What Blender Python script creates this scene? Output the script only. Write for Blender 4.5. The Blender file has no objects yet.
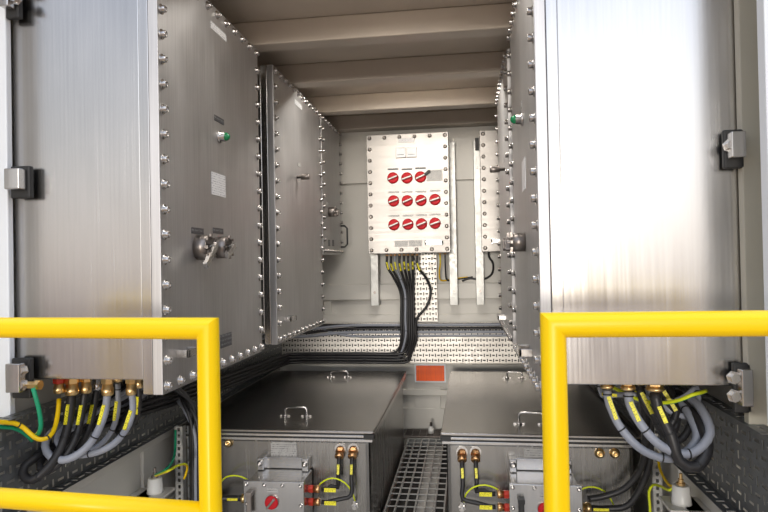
import bpy, bmesh, math, random
from mathutils import Vector, Matrix
random.seed(7)
R = math.radians
SC = bpy.context.scene
COL = SC.collection
FZ = 1.28            # the camera stands 1.28 m above the container floor; everything is shifted up by this at the end

# ------------------------------------------------------------------ camera
FPX, YAW, PITCH, ROLL = 610.0, R(7.73), R(.64), R(-1.08)
cw = Vector((-math.sin(YAW)*math.cos(PITCH), math.cos(YAW)*math.cos(PITCH), math.sin(PITCH)))
cr0 = Vector((math.cos(YAW), math.sin(YAW), 0)); cu0 = cr0.cross(cw)
cr = cr0*math.cos(ROLL) + cu0*math.sin(ROLL)
cu = cu0*math.cos(ROLL) - cr0*math.sin(ROLL)
cd = bpy.data.cameras.new('camera'); cam = bpy.data.objects.new('camera', cd); COL.objects.link(cam)
cd.sensor_width = 36; cd.lens = FPX*36/768; cd.clip_start = .05
cam.matrix_world = Matrix(((cr.x, cu.x, -cw.x, 0), (cr.y, cu.y, -cw.y, 0), (cr.z, cu.z, -cw.z, 0), (0, 0, 0, 1)))
SC.camera = cam
def at(px, py, Y):                       # pixel -> point of the place lying at depth Y
    d = cw + cr*((px-384)/FPX) - cu*((py-256)/FPX)
    return d*(Y/d.y)
def atx(px, py, X):                      # pixel -> point on a wall plane X
    d = cw + cr*((px-384)/FPX) - cu*((py-256)/FPX)
    return d*(X/d.x)
def atz(px, py, Z):
    d = cw + cr*((px-384)/FPX) - cu*((py-256)/FPX)
    return d*(Z/d.z)

# ------------------------------------------------------------------ sky and exposure
SC.view_settings.view_transform = 'Standard'; SC.view_settings.look = 'None'
SC.view_settings.gamma = 1; SC.view_settings.use_curve_mapping = False
SC.view_settings.exposure = 0.5
W = bpy.data.worlds.new('world'); SC.world = W; W.use_nodes = True
nt = W.node_tree; nt.nodes.clear()
def N(t, **k):
    n = nt.nodes.new(t)
    for a, b in k.items(): setattr(n, a, b)
    return n
tc = N('ShaderNodeTexCoord'); sep = N('ShaderNodeSeparateXYZ'); nt.links.new(tc.outputs['Generated'], sep.inputs[0])
ramp = N('ShaderNodeValToRGB'); nt.links.new(sep.outputs['Z'], ramp.inputs[0])
ramp.color_ramp.elements[0].position = 0.0; ramp.color_ramp.elements[0].color = (1.2, 1.08, .97, 1)
ramp.color_ramp.elements[1].position = .55; ramp.color_ramp.elements[1].color = (.62, .74, 1.0, 1)
e = ramp.color_ramp.elements.new(.85); e.color = (1.9, 2.0, 2.2, 1)      # brighter overhead
e = ramp.color_ramp.elements.new(.16); e.color = (.96, .98, 1.0, 1)
dt = N('ShaderNodeVectorMath', operation='DOT_PRODUCT'); nt.links.new(tc.outputs['Generated'], dt.inputs[0])
L = Vector((.27, -1, .26)).normalized(); dt.inputs[1].default_value = L
mx = N('ShaderNodeMath', operation='MAXIMUM'); nt.links.new(dt.outputs['Value'], mx.inputs[0]); mx.inputs[1].default_value = 0
pw = N('ShaderNodeMath', operation='POWER'); nt.links.new(mx.outputs[0], pw.inputs[0]); pw.inputs[1].default_value = 24
ml = N('ShaderNodeMath', operation='MULTIPLY_ADD'); nt.links.new(pw.outputs[0], ml.inputs[0])
ml.inputs[1].default_value = 1.0; ml.inputs[2].default_value = .62        # bright veiled sun behind the viewer's right + overcast base
bg = N('ShaderNodeBackground'); nt.links.new(ramp.outputs[0], bg.inputs[0]); nt.links.new(ml.outputs[0], bg.inputs[1])
wo = N('ShaderNodeOutputWorld'); nt.links.new(bg.outputs[0], wo.inputs[0])

SD = bpy.data.lights.new('sun_fill', 'SUN'); SD.energy = .95; SD.angle = R(9); SD.color = (1.0, .93, .84)      # sun lamp added as frontal fill for the interior, low behind the viewer
SUN = bpy.data.objects.new('sun_fill', SD); COL.objects.link(SUN); SUN.rotation_euler = Vector((-.05, -1, .02)).to_track_quat('Z', 'Y').to_euler()

# ------------------------------------------------------------------ materials
def mat(name, col, rough=.5, metal=0, brush=None, amp=.1, colvar=0, nscale=6, coat=0, bump=0, trans=0, emit=None):
    m = bpy.data.materials.new(name); m.use_nodes = True; t = m.node_tree
    b = t.nodes['Principled BSDF']
    b.inputs['Base Color'].default_value = (*col, 1); b.inputs['Roughness'].default_value = rough
    b.inputs['Metallic'].default_value = metal; b.inputs['Coat Weight'].default_value = coat
    if trans: b.inputs['Transmission Weight'].default_value = trans
    if emit: b.inputs['Emission Color'].default_value = (*col, 1); b.inputs['Emission Strength'].default_value = emit
    if brush or colvar or bump:
        tcn = t.nodes.new('ShaderNodeTexCoord')
        def noise(scale, sc, det=3):
            mp = t.nodes.new('ShaderNodeMapping'); t.links.new(tcn.outputs['Object'], mp.inputs[0]); mp.inputs['Scale'].default_value = scale
            n = t.nodes.new('ShaderNodeTexNoise'); t.links.new(mp.outputs[0], n.inputs['Vector'])
            n.inputs['Scale'].default_value = sc; n.inputs['Detail'].default_value = det; return n
        br = noise(brush or (1, 1, 1), 1.0 if brush else nscale)
        bl = noise((1, 1, .55), nscale if brush else 3, 5)
        add = t.nodes.new('ShaderNodeMath'); add.operation = 'ADD'
        t.links.new(br.outputs[0], add.inputs[0]); t.links.new(bl.outputs[0], add.inputs[1])
        mr = t.nodes.new('ShaderNodeMapRange'); t.links.new(add.outputs[0], mr.inputs[0])
        mr.inputs[1].default_value = .7; mr.inputs[2].default_value = 1.3
        mr.inputs[3].default_value = rough-amp; mr.inputs[4].default_value = rough+amp
        t.links.new(mr.outputs[0], b.inputs['Roughness'])
        if colvar:
            m2 = t.nodes.new('ShaderNodeMapRange'); t.links.new(add.outputs[0], m2.inputs[0])
            m2.inputs[1].default_value = .7; m2.inputs[2].default_value = 1.3
            m2.inputs[3].default_value = 1-colvar; m2.inputs[4].default_value = 1+colvar
            vm = t.nodes.new('ShaderNodeVectorMath'); vm.operation = 'SCALE'
            vm.inputs[0].default_value = col; t.links.new(m2.outputs[0], vm.inputs['Scale'])
            t.links.new(vm.outputs[0], b.inputs['Base Color'])
        if bump:
            bn = t.nodes.new('ShaderNodeBump'); bn.inputs['Strength'].default_value = bump; bn.inputs['Distance'].default_value = .002
            t.links.new(br.outputs[0], bn.inputs['Height']); t.links.new(bn.outputs[0], b.inputs['Normal'])
    return m
STEEL = mat('brushed_steel', (.60, .585, .57), .235, 1, brush=(140, 140, 2.2), amp=.04, colvar=.055, nscale=5, bump=.05)
STEELH = mat('cover_steel', (.60, .59, .585), .50, 1, brush=(170, 170, 3), amp=.07, colvar=.14, nscale=4, bump=.10)
TANK = mat('tank_steel', (.46, .44, .42), .24, 1, brush=(2, 90, 90), amp=.03, colvar=.05, nscale=3)
STEELP = mat('panel_steel', (.30, .285, .27), .42, 1, brush=(2, 120, 120), amp=.06, colvar=.08, nscale=4)
BOLT = mat('bolt_steel', (.62, .6, .58), .26, 1)
DARKST = mat('dark_steel', (.30, .27, .25), .38, 1)
GALV = mat('galvanised_steel', (.52, .52, .50), .45, .6, amp=.12, colvar=.15, nscale=40)
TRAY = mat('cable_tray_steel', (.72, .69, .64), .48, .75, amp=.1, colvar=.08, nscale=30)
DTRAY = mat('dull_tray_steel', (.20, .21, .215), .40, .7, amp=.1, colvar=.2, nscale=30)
PAINT = mat('light_grey_paint', (.62, .60, .55), .42, 0, colvar=.04, nscale=3, amp=.05)
CPAINT = mat('ceiling_paint', (.56, .49, .41), .38, 0, colvar=.05, nscale=3, amp=.05)
POST = mat('olive_grey_paint', (.50, .47, .38), .45, 0, colvar=.05)
WHITE = mat('white_paint', (.84, .87, .90), .4)
YEL = mat('yellow_gloss_paint', (1.0, .66, 0.0), .34)
YEL.node_tree.nodes['Principled BSDF'].inputs['Specular IOR Level'].default_value = .35
BLK = mat('black_cable_sheath', (.022, .021, .022), .42)
GREY = mat('grey_cable_sheath', (.30, .32, .37), .45)
RUB = mat('black_rubber_and_shade', (.02, .02, .02), .55)
BRASS = mat('brass', (.85, .60, .29), .28, 1)
COPPER = mat('copper_brass', (.80, .46, .22), .3, 1)
RED = mat('red_plastic', (.55, .012, .02), .55)
RED.node_tree.nodes['Principled BSDF'].inputs['Specular IOR Level'].default_value = .25
REDG = mat('red_gland_paint', (.55, .04, .02), .35)
TAG = mat('yellow_tag', (.95, .85, .02), .5)
GRN = mat('green_wire', (.0, .28, .13), .45)
WYEL = mat('yellow_wire', (.95, .62, .0), .45)
LIME = mat('lime_wire', (.75, .85, .02), .45)
GLENS = mat('green_lens', (.0, .22, .07), .12, 0, coat=.6)
ORG = mat('orange_reflector', (1.0, .12, .0), .5, 0, brush=(60, 1, 2), colvar=.15)
PORC = mat('white_porcelain', (.78, .78, .75), .3)
FILL_GLOW = mat('fill_light_diffuser', (1, .95, .88), .5, emit=3)
CONC = mat('yard_concrete', (.31, .225, .175), .85, 0, colvar=.12, nscale=1.5)
FLOORM = mat('floor_paint', (.50, .48, .45), .55, 0, colvar=.2, nscale=6)
def label_mat(name, base, ink, pitch=95, metal=0):
    m = mat(name, base, .4, metal); t = m.node_tree; b = t.nodes['Principled BSDF']
    tcn = t.nodes.new('ShaderNodeTexCoord'); s = t.nodes.new('ShaderNodeSeparateXYZ'); t.links.new(tcn.outputs['Object'], s.inputs[0])
    a = t.nodes.new('ShaderNodeMath'); a.operation = 'MULTIPLY'; a.inputs[1].default_value = pitch; t.links.new(s.outputs['Z'], a.inputs[0])
    fr = t.nodes.new('ShaderNodeMath'); fr.operation = 'FRACT'; t.links.new(a.outputs[0], fr.inputs[0])
    g = t.nodes.new('ShaderNodeMath'); g.operation = 'GREATER_THAN'; g.inputs[1].default_value = .55; t.links.new(fr.outputs[0], g.inputs[0])
    n = t.nodes.new('ShaderNodeTexNoise'); n.inputs['Scale'].default_value = 260; t.links.new(tcn.outputs['Object'], n.inputs['Vector'])
    g2 = t.nodes.new('ShaderNodeMath'); g2.operation = 'GREATER_THAN'; g2.inputs[1].default_value = .54; t.links.new(n.outputs[0], g2.inputs[0])
    mm = t.nodes.new('ShaderNodeMath'); mm.operation = 'MULTIPLY'; t.links.new(g.outputs[0], mm.inputs[0]); t.links.new(g2.outputs[0], mm.inputs[1])
    mix = t.nodes.new('ShaderNodeMix'); mix.data_type = 'RGBA'; t.links.new(mm.outputs[0], mix.inputs[0])
    mix.inputs[6].default_value = (*base, 1); mix.inputs[7].default_value = (*ink, 1)
    t.links.new(mix.outputs[2], b.inputs['Base Color']); return m
LABW = label_mat('white_printed_label', (.88, .88, .88), (.35, .35, .38), 110)
LABS = label_mat('engraved_steel_label', (.45, .44, .42), (.10, .10, .10), 100)
LABD = label_mat('dark_engraved_label', (.06, .06, .065), (.3, .3, .3), 60)
TAGM = label_mat('printed_yellow_tag', (.95, .86, .03), (.12, .1, .0), 260)

# ------------------------------------------------------------------ mesh helpers
class MB:
    def __init__(s): s.v = []; s.f = []; s.m = []; s.s = []
    def quad(s, a, b, c, d, m=0):
        i = len(s.v); s.v += [tuple(a), tuple(b), tuple(c), tuple(d)]; s.f.append((i, i+1, i+2, i+3)); s.m.append(m); s.s.append(False)
    def box(s, x0, x1, y0, y1, z0, z1, m=0, M=None):
        x0, x1 = sorted((x0, x1)); y0, y1 = sorted((y0, y1)); z0, z1 = sorted((z0, z1))
        i = len(s.v); P = [Vector(p) for p in ((x0,y0,z0),(x1,y0,z0),(x1,y1,z0),(x0,y1,z0),(x0,y0,z1),(x1,y0,z1),(x1,y1,z1),(x0,y1,z1))]
        if M is not None: P = [M @ p for p in P]
        s.v += [tuple(p) for p in P]
        for f in ((0,3,2,1),(4,5,6,7),(0,1,5,4),(1,2,6,5),(2,3,7,6),(3,0,4,7)):
            s.f.append(tuple(i+k for k in f)); s.m.append(m); s.s.append(False)
        return s
    def ring(s, c, u, w, r, n):
        i = len(s.v)
        for k in range(n):
            a = 2*math.pi*k/n; s.v.append(tuple(c+u*(r*math.cos(a))+w*(r*math.sin(a))))
        return i
    def lathe(s, p, ax, prof, n=16, m=0, smooth=True, ms=None):   # prof: (distance along ax, radius)
        p = Vector(p); ax = Vector(ax).normalized(); u = ax.orthogonal().normalized(); w = ax.cross(u)
        rs = [s.ring(p+ax*h, u, w, r, n) for h, r in prof]
        for j in range(len(rs)-1):
            mm = ms[j] if ms else m
            flat = abs(prof[j][0]-prof[j+1][0]) < 1e-6
            for k in range(n):
                a, b = rs[j]+k, rs[j]+(k+1) % n; c, d = rs[j+1]+(k+1) % n, rs[j+1]+k
                s.f.append((a, b, c, d)); s.m.append(mm); s.s.append(smooth and not flat)
        for rr, rev in ((rs[0], True), (rs[-1], False)):
            f = tuple(rr+k for k in range(n)); s.f.append(f[::-1] if rev else f)
            s.m.append((ms[0] if rev else ms[-1]) if ms else m); s.s.append(False)
        return s
    def cyl(s, p0, p1, r, n=14, m=0, smooth=True):
        p0 = Vector(p0); p1 = Vector(p1); return s.lathe(p0, p1-p0, [(0, r), ((p1-p0).length, r)], n, m, smooth)
    def tube(s, pts, r, n=10, m=0, split=None):
        pts = [Vector(p) for p in pts]; T = []
        for i in range(len(pts)):
            a = pts[max(i-1, 0)]; b = pts[min(i+1, len(pts)-1)]; T.append((b-a).normalized())
        u = T[0].orthogonal().normalized(); rs = []
        for i, p in enumerate(pts):
            u = (u - T[i]*u.dot(T[i])).normalized(); w = T[i].cross(u); rs.append(s.ring(p, u, w, r, n))
        for j in range(len(rs)-1):
            for k in range(n):
                s.f.append((rs[j]+k, rs[j]+(k+1) % n, rs[j+1]+(k+1) % n, rs[j+1]+k))
                s.m.append(split if (split is not None and k < n//2) else m); s.s.append(True)
        s.f.append(tuple(rs[0]+k for k in range(n))[::-1]); s.m.append(m); s.s.append(False)
        s.f.append(tuple(rs[-1]+k for k in range(n))); s.m.append(m); s.s.append(False)
        return s
def cr_path(P, step=.02):
    P = [Vector(p) for p in P]; Q = [P[0]*2-P[1]] + P + [P[-1]*2-P[-2]]; out = []
    for i in range(1, len(Q)-2):
        a, b, c, d = Q[i-1:i+3]; n = max(2, min(24, int((c-b).length/step)))
        for k in range(n):
            t = k/n
            out.append(.5*((2*b)+(c-a)*t+(2*a-5*b+4*c-d)*t*t+(3*b-a-3*c+d)*t**3))
    out.append(P[-1]); return out
WL = {}        # world location of every parent
def obj(name, mb, mats, parent=None, bevel=0, kind=None, label=None):
    if not isinstance(mats, (list, tuple)): mats = [mats]
    xs = [v[0] for v in mb.v]; ys = [v[1] for v in mb.v]; zs = [v[2] for v in mb.v]
    o0 = Vector(((min(xs)+max(xs))/2, (min(ys)+max(ys))/2, min(zs)))
    me = bpy.data.meshes.new(name); me.from_pydata([tuple(Vector(v)-o0) for v in mb.v], [], mb.f)
    for m in mats: me.materials.append(m)
    me.polygons.foreach_set('material_index', mb.m); me.polygons.foreach_set('use_smooth', mb.s)
    me.update()
    o = bpy.data.objects.new(name, me); COL.objects.link(o)
    WL[o] = o0
    if parent is not None: o.parent = parent; o.location = o0-WL[parent]
    else: o.location = o0
    if bevel:
        b = o.modifiers.new('bevel', 'BEVEL'); b.width = bevel; b.segments = 2; b.limit_method = 'ANGLE'; b.angle_limit = R(40)
    if kind: o['kind'] = kind
    if label: o['label'] = label
    return o
def tag(o, label, cat, group=None):
    o['label'] = label; o['category'] = cat
    if group: o['group'] = group
    return o
def thing(name, loc, label, cat, group=None):
    o = bpy.data.objects.new(name, None); COL.objects.link(o); o.location = loc; o.empty_display_size = .05; WL[o] = Vector(loc)
    return tag(o, label, cat, group)
def struct(name, mb, m, bevel=0): return obj(name, mb, m, None, bevel, 'structure')
def copy_to(src, parent, loc):                 # src: a built part; copy it and its children to a world location
    c = src.copy(); COL.objects.link(c); WL[c] = Vector(loc); c.parent = parent
    c.matrix_parent_inverse = Matrix.Identity(4); c.location = Vector(loc)-WL[parent]
    for ch in list(src.children):
        d = ch.copy(); COL.objects.link(d); d.parent = c; WL[d] = Vector(loc)+ch.location
    return c

# ------------------------------------------------------------------ the container shell
XL, XR, YB, YF, ZC, ZFL = -1.50, .85, 4.70, 1.05, 1.13, -1.28
g = MB(); g.box(-60, 60, -60, 60, -1.75, -1.70); obj('ground', g, CONC, kind='structure')
# floor: solid everywhere but under the grating slot
f = MB(); f.box(XL, XR, YF, 4.70, -1.46, -1.42)
f.box(XL, XR, YF, 2.80, -1.42, -1.28)
f.box(-.30, -.21, 2.80, 4.6, -1.42, -1.345)
struct('floor', f, FLOORM)
wl = MB(); wl.box(XL-.04, XL, 1.62, YB, -1.42, ZC)
for y in (2.08, 2.62, 3.16, 3.70, 4.24): wl.box(XL, XL+.018, y, y+.09, -1.28, ZC)
wl.box(XL, XL+.035, 1.62, YB, -1.28, -1.13); wl.box(XL, XL+.022, 1.62, YB, -.84, -.79)
struct('wall_left', wl, PAINT, .004)
wr = MB(); wr.box(XR, XR+.04, 1.62, YB, -1.42, ZC)
for y in (2.08, 2.62, 3.16, 3.70, 4.24): wr.box(XR, XR-.018, y, y+.09, -1.28, ZC)
wr.box(XR, XR-.035, 1.62, YB, -1.28, -1.13)
struct('wall_right', wr, PAINT, .004)
# back wall: flat sheet with raised rails and stiles
wb = MB(); wb.box(XL, XR, YB, YB+.04, -1.42, ZC)
wb.box(XL, XR, YB-.03, YB, .62, 1.04)                   # thick upper panel
wb.box(XL, XR, YB-.035, YB, -.285, -.165)               # horizontal rail behind the posts
wb.box(XL, XR, YB-.02, YB, -.47, -.40)
for x in (-1.12, -.30, .30): wb.box(x, x+.06, YB-.02, YB, -.40, -.285)
wb.box(XL, XR, YB-.02, YB, -1.28, -1.12)
wb.box(XL, XR, YB-.035, YB, -1.02, -.975)
wb.box(XL, XR, YB-.028, YB, -.86, -.78)
wb.box(-.27, .02, YB-.03, YB, -.95, -.76)
for x in (-.42,): wb.box(x, x+.20, YB-.016, YB, -1.28, -.86)
struct('wall_back', wb, PAINT, .004)
h = MB(); h.box(XL, XR, YB-.06, YB-.03, 1.02, 1.06); struct('trim_1', h, CPAINT)
c = MB(); c.box(XL-.04, XR+.04, 1.62, YB+.04, ZC, ZC+.04); struct('ceiling', c, CPAINT)
for i, y in enumerate((2.06, 2.71, 3.33, 4.00, 4.56)):
    b = MB(); b.box(XL, XR, y, y+.10, 1.02, ZC-.001); struct('trim_%d' % (i+2), b, CPAINT, .006)
# door frame posts either side of the opening
p = MB(); p.box(-1.75, -1.448, 1.765, 1.79, -.47, 1.17); struct('trim_10', p, WHITE, .004)
p = MB(); p.box(.757, .90, 1.795, 1.826, -.47, 1.17); struct('trim_11', p, POST, .003)
p = MB(); p.box(.742, .99, 1.62, 1.66, -.43, 1.17)
struct('trim_12', p, WHITE, .003)
p = MB(); p.box(XL-.2, XR+.25, 1.60, 1.70, ZC+.02, 1.3); struct('trim_13', p, WHITE, .004)

# added fill lights, out of view under the ceiling, to brighten the interior
def add_fill_light(y, label, w):
    t = thing('fill_light', (-.33, y, ZC-.07), label, 'added fill light')
    b = MB(); b.box(-.33-.32, -.33+.32, y-.05, y+.05, ZC-.03, ZC); obj('housing', b, WHITE, t, .003)
    b = MB(); b.box(-.33-.30, -.33+.30, y-.035, y+.035, ZC-.045, ZC-.03); obj('diffuser', b, FILL_GLOW, t)
    ld = bpy.data.lights.new('tube', 'AREA'); ld.shape = 'RECTANGLE'; ld.size = .6; ld.size_y = .07; ld.energy = w; ld.color = (1, .95, .88)  # area light that gives the added fill
    lo = bpy.data.objects.new('tube', ld); COL.objects.link(lo); lo.parent = t; lo.location = (0, 0, .02)
add_fill_light(2.25, 'added slim white fill light under the ceiling nearest the opening', 3)
add_fill_light(3.50, 'added slim white fill light tucked behind a ceiling beam', 8)
# ------------------------------------------------------------------ bolts (one shared mesh per direction)
def bolt_mb(ax, r=.0115, hgt=.017):
    m = MB(); m.lathe((0, 0, 0), ax, [(0, r*1.45), (.0025, r*1.45), (.0026, r), (hgt-.002, r), (hgt, r*.82), (hgt+.0001, r*.5), (hgt-.006, r*.48)], 12); return m
def bolts(parent, ax, pts, r=.0115, hgt=.017, m_=None):
    first = None
    for q in pts:
        if first is None:
            m = bolt_mb(ax, r, hgt); m.v = [tuple(Vector(v)+Vector(q)) for v in m.v]
            first = obj('bolt', m, m_ or BOLT, parent); off = WL[first]-Vector(q)
        else: copy_to(first, parent, Vector(q)+off)
def spread(a, b, n): return [a+(b-a)*i/(n-1) for i in range(n)]

# ------------------------------------------------------------------ explosion-proof cabinets along the side walls
def gland(parent, p, r, m=BRASS, ax=(0, 0, -1), ln=.06, name='cable_gland', cap=None, label=None):
    g = MB(); mats = [m, cap or m]
    g.lathe(p, ax, [(0, r*1.15), (ln*.12, r*1.15)], 8, 1, False)
    g.lathe(Vector(p)+Vector(ax)*ln*.12, ax, [(0, r*1.3), (ln*.32, r*1.3)], 6, 1 if cap else 0, False)
    g.lathe(Vector(p)+Vector(ax)*ln*.44, ax, [(0, r*1.1), (ln*.2, r*1.1), (ln*.22, r*1.25), (ln*.5, r*1.25), (ln*.56, r*.95)], 12, 0)
    return obj(name, g, mats, parent, label=label)
def cabinet(label, s, X, y0, y1, zb, zt, D, ny, nz, group=None, step=.055):
    """s=+1: cover faces +X (left row), s=-1: cover faces -X (right row)"""
    t = thing('flameproof_cabinet', (X-s*D/2, (y0+y1)/2, zb), label, 'electrical cabinet', group)
    b = MB(); b.box(X-s*.066, X-s*D, y0+.003, y1-.003, zb+step, zt-.03); obj('body', b, STEEL, t, .003)
    b = MB(); b.box(X-s*.034, X-s*.067, y0+.0015, y1-.001, zb, zt); obj('flange', b, STEEL, t, .002)
    b = MB(); b.box(X, X-s*.033, y0, y1, zb-.001, zt+.001); obj('cover', b, STEELH, t, .0025)
    i = .024; Q = [(X, y, z) for y in (y0+i, y1-i) for z in spread(zb+i, zt-i, nz)] + [(X, y, z) for z in (zb+i, zt-i) for y in spread(y0+i, y1-i, ny)[1:-1]]
    bolts(t, (s, 0, 0), Q)
    return t
def plate(parent, s, X, y0, y1, z0, z1, m, name='label_plate', th=.002, label=None):
    b = MB(); b.box(X, X+s*th, y0, y1, z0, z1); return obj(name, b, m, parent, label=label)
def lamp(parent, s, p, m=GLENS):
    b = MB(); b.lathe(p, (s, 0, 0), [(0, .024), (.008, .024), (.009, .019), (.026, .019), (.027, .016)], 18); o = obj('indicator_lamp', b, BOLT, parent)
    d = MB(); d.lathe(Vector(p)+Vector((s*.024, 0, 0)), (s, 0, 0), [(0, .0165), (.008, .0165), (.017, .011), (.021, .003)], 16); obj('lens', d, m, o, label='green domed lens')
def rotary(parent, s, p, r=.036, lever=True, ang=-32, ln=.085):
    p = Vector(p); b = MB(); b.lathe(p, (s, 0, 0), [(0, r), (.045, r), (.046, r*.82), (.02, r*.80), (.02, r*.1)], 24)
    for k in range(8):
        a = k*math.pi/4; q = p+Vector((s*.045, r*.95*math.cos(a), r*.95*math.sin(a))); b.box(q.x, q.x+s*.008, q.y-.005, q.y+.005, q.z-.005, q.z+.005)
    o = obj('rotary_switch', b, DARKST, parent)
    k = MB(); k.cyl(p+Vector((s*.021, 0, 0)), p+Vector((s*.066, 0, 0)), .012, 12)
    M = Matrix.Translation(p+Vector((s*.062, 0, 0))) @ Matrix.Rotation(R(ang), 4, 'X')
    if lever: k.box(-.008, .008, -.011, .011, -ln, .016, 0, M)
    else: k.box(-.008, .008, -.008, .008, -.035, .016, 0, M)
    obj('handle', k, BOLT if lever else DARKST, o, .002)
def spindle(parent, s, p, ln=.07, r=.017):
    b = MB(); b.lathe(p, (s, 0, 0), [(0, r*.55), (ln*.35, r*.55), (ln*.36, r), (ln, r), (ln+.004, r*.8)], 16); obj('push_button', b, DARKST, parent)
def hasp(parent, s, X, y, z, w=.10):
    b = MB(); b.box(X, X+s*.045, y, y+.012, z, z+.026); b.box(X+s*.035, X+s*.045, y, y+w, z, z+.026); b.box(X, X+s*.045, y+w-.012, y+w, z, z+.026); obj('latch', b, BOLT, parent, .002)
def clamp(parent, x0, x1, y, z0, z1, dx):       # wall clamp holding the cabinet: rubber pad, steel block, bolts
    b = MB(); b.box(x0-.006, x1+.010, y, y+.02, z0-.025, z1+.012); o = obj('mounting_clamp', b, RUB, parent, .004)
    b = MB(); b.box(x0, x1, y-.035, y, z0, z1); obj('clamp_block', b, STEEL, o, .003)
    n = 2 if z1-z0 > .09 else 1
    for k in range(n):
        zz = z0+(z1-z0)*((k+.5)/n); xx = dx
        q = MB(); q.lathe((xx, y-.012, zz), (0, -1, 0), [(0, .019), (.003, .019), (.0031, .013), (.018, .013)], 6, 0, False); obj('bolt', q, BOLT, o)

GC = None
LX = -.95
cab1 = cabinet('large bolted steel cabinet at front left, two rotary handles and green lamp on its cover', 1, LX, 1.80, 2.735, -.40, 1.005, .505, 11, 18, GC, .046)
RX = .209
cab4 = cabinet('large bolted steel cabinet at front right, bright end plate above the right yellow barrier', -1, RX, 1.83, 2.75, -.40, 1.005, .565, 11, 18, GC, .036)
cab2 = cabinet('brushed steel bolted cabinet behind the front left one, push button on its cover', 1, LX, 2.965, 3.955, -.40, 1.01, .50, 12, 18, GC)
cab5 = cabinet('dark-looking steel bolted cabinet behind the front right one, push button at mid height', -1, RX, 2.955, 3.90, -.40, 1.01, .60, 12, 18, GC)
cab3 = cabinet('short grey steel bolted cabinet at far left, black loop handle near its lower corner', 1, LX, 3.99, 4.60, .065, 1.01, .50, 8, 13, GC, .03)

def yz(px, py, X): q = atx(px, py, X); return q.y, q.z
# cabinet 1 fittings
y, z = yz(218.5, 31.5, LX); M0 = plate(cab1, 1, LX, y-.075, y+.075, z-.014, z+.014, LABW)
y, z = yz(219, 120, LX); plate(cab1, 1, LX, y-.045, y+.045, z-.011, z+.011, LABD, label='dark name plate')
lamp(cab1, 1, atx(219, 137, LX))
y, z = yz(218.5, 185, LX); plate(cab1, 1, LX, y-.065, y+.065, z-.043, z+.043, LABW, label='white printed notice')
for px in (197.5, 218):
    y, z = yz(px, 231, LX); plate(cab1, 1, LX, y-.048, y+.048, z-.011, z+.011, LABD, label='dark name plate')
rotary(cab1, 1, atx(198, 247.5, LX), .045, ang=-50, ln=.105); rotary(cab1, 1, atx(217.5, 247.5, LX), .042, ang=-62, ln=.07)
y, z = yz(226, 340, LX); plate(cab1, 1, LX, y-.055, y+.055, z-.026, z+.026, LABD, label='dark rating plate')
y, z = yz(176, 358, LX); hasp(cab1, 1, LX, y, z, .085)
clamp(cab1, at(4, 200, 1.73).x, at(19, 200, 1.73).x, 1.765, at(12, 189, 1.73).z, at(12, 168, 1.73).z, at(14, 180, 1.73).x)
clamp(cab1, at(1, 200, 1.73).x, at(10, 200, 1.73).x, 1.765, at(12, 5, 1.73).z, at(12, -30, 1.73).z, at(14, 180, 1.73).x)
clamp(cab1, at(5, 380, 1.73).x, at(19, 380, 1.73).x, 1.765, at(12, 393, 1.73).z, at(12, 364, 1.73).z, at(18, 380, 1.73).x)
# cabinet 2 fittings
y, z = yz(298, 104.5, LX); plate(cab2, 1, LX, y-.075, y+.075, z-.014, z+.014, LABW)
spindle(cab2, 1, atx(297, 177, LX))
y, z = yz(283, 322, LX); hasp(cab2, 1, LX, y, z, .10)
y, z = yz(299, 165, LX); plate(cab2, 1, LX, y-.03, y+.03, z-.01, z+.01, LABS)
# cabinet 3 fittings
rotary(cab3, 1, atx(329, 212, LX), .034, False)
for px in (329, 333):
    y, z = yz(px, 243, LX); plate(cab3, 1, LX, y-.028, y+.028, z-.022, z+.022, LABD)
y, z = yz(328, 204, LX); plate(cab3, 1, LX, y-.04, y+.04, z-.010, z+.010, LABS)
b = MB(); q = Vector((LX, 4.54, 0)); zt_, zb_ = atx(341, 226, LX).z, atx(341, 247, LX).z
b.tube([(LX, 4.57, zt_), (LX+.03, 4.57, zt_), (LX+.05, 4.57, zt_-.02), (LX+.05, 4.57, zb_+.02), (LX+.03, 4.57, zb_), (LX, 4.57, zb_)], .007, 8); obj('pull_handle', b, RUB, cab3)
# cabinet 4 fittings (right front)
lamp(cab4, -1, atx(523, 119, RX))
y, z = yz(521, 107, RX); plate(cab4, -1, RX, y-.045, y+.045, z-.011, z+.011, LABS)
y, z = yz(524, 175, RX); plate(cab4, -1, RX, y-.06, y+.06, z-.055, z+.055, LABW, label='white printed notice')
rotary(cab4, -1, atx(525, 242, RX), .034, False); rotary(cab4, -1, atx(521, 242, RX), .034, False)
y, z = yz(533, 357, RX); hasp(cab4, -1, RX, y, z, .12)
clamp(cab4, at(732, 150, 1.76).x, at(747, 150, 1.76).x, 1.795, at(738, 157, 1.76).z, at(738, 131, 1.76).z, at(733, 150, 1.76).x)
clamp(cab4, at(742, 385, 1.76).x, at(754, 385, 1.76).x, 1.795, at(748, 407, 1.76).z, at(748, 370, 1.76).z, at(737, 385, 1.76).x)
# cabinet 5 fittings
spindle(cab5, -1, atx(505, 169, RX), .075)
y, z = yz(506, 320, RX); hasp(cab5, -1, RX, y, z, .10)
y, z = yz(504, 160, RX); plate(cab5, -1, RX, y-.03, y+.03, z-.01, z+.01, LABS)

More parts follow.
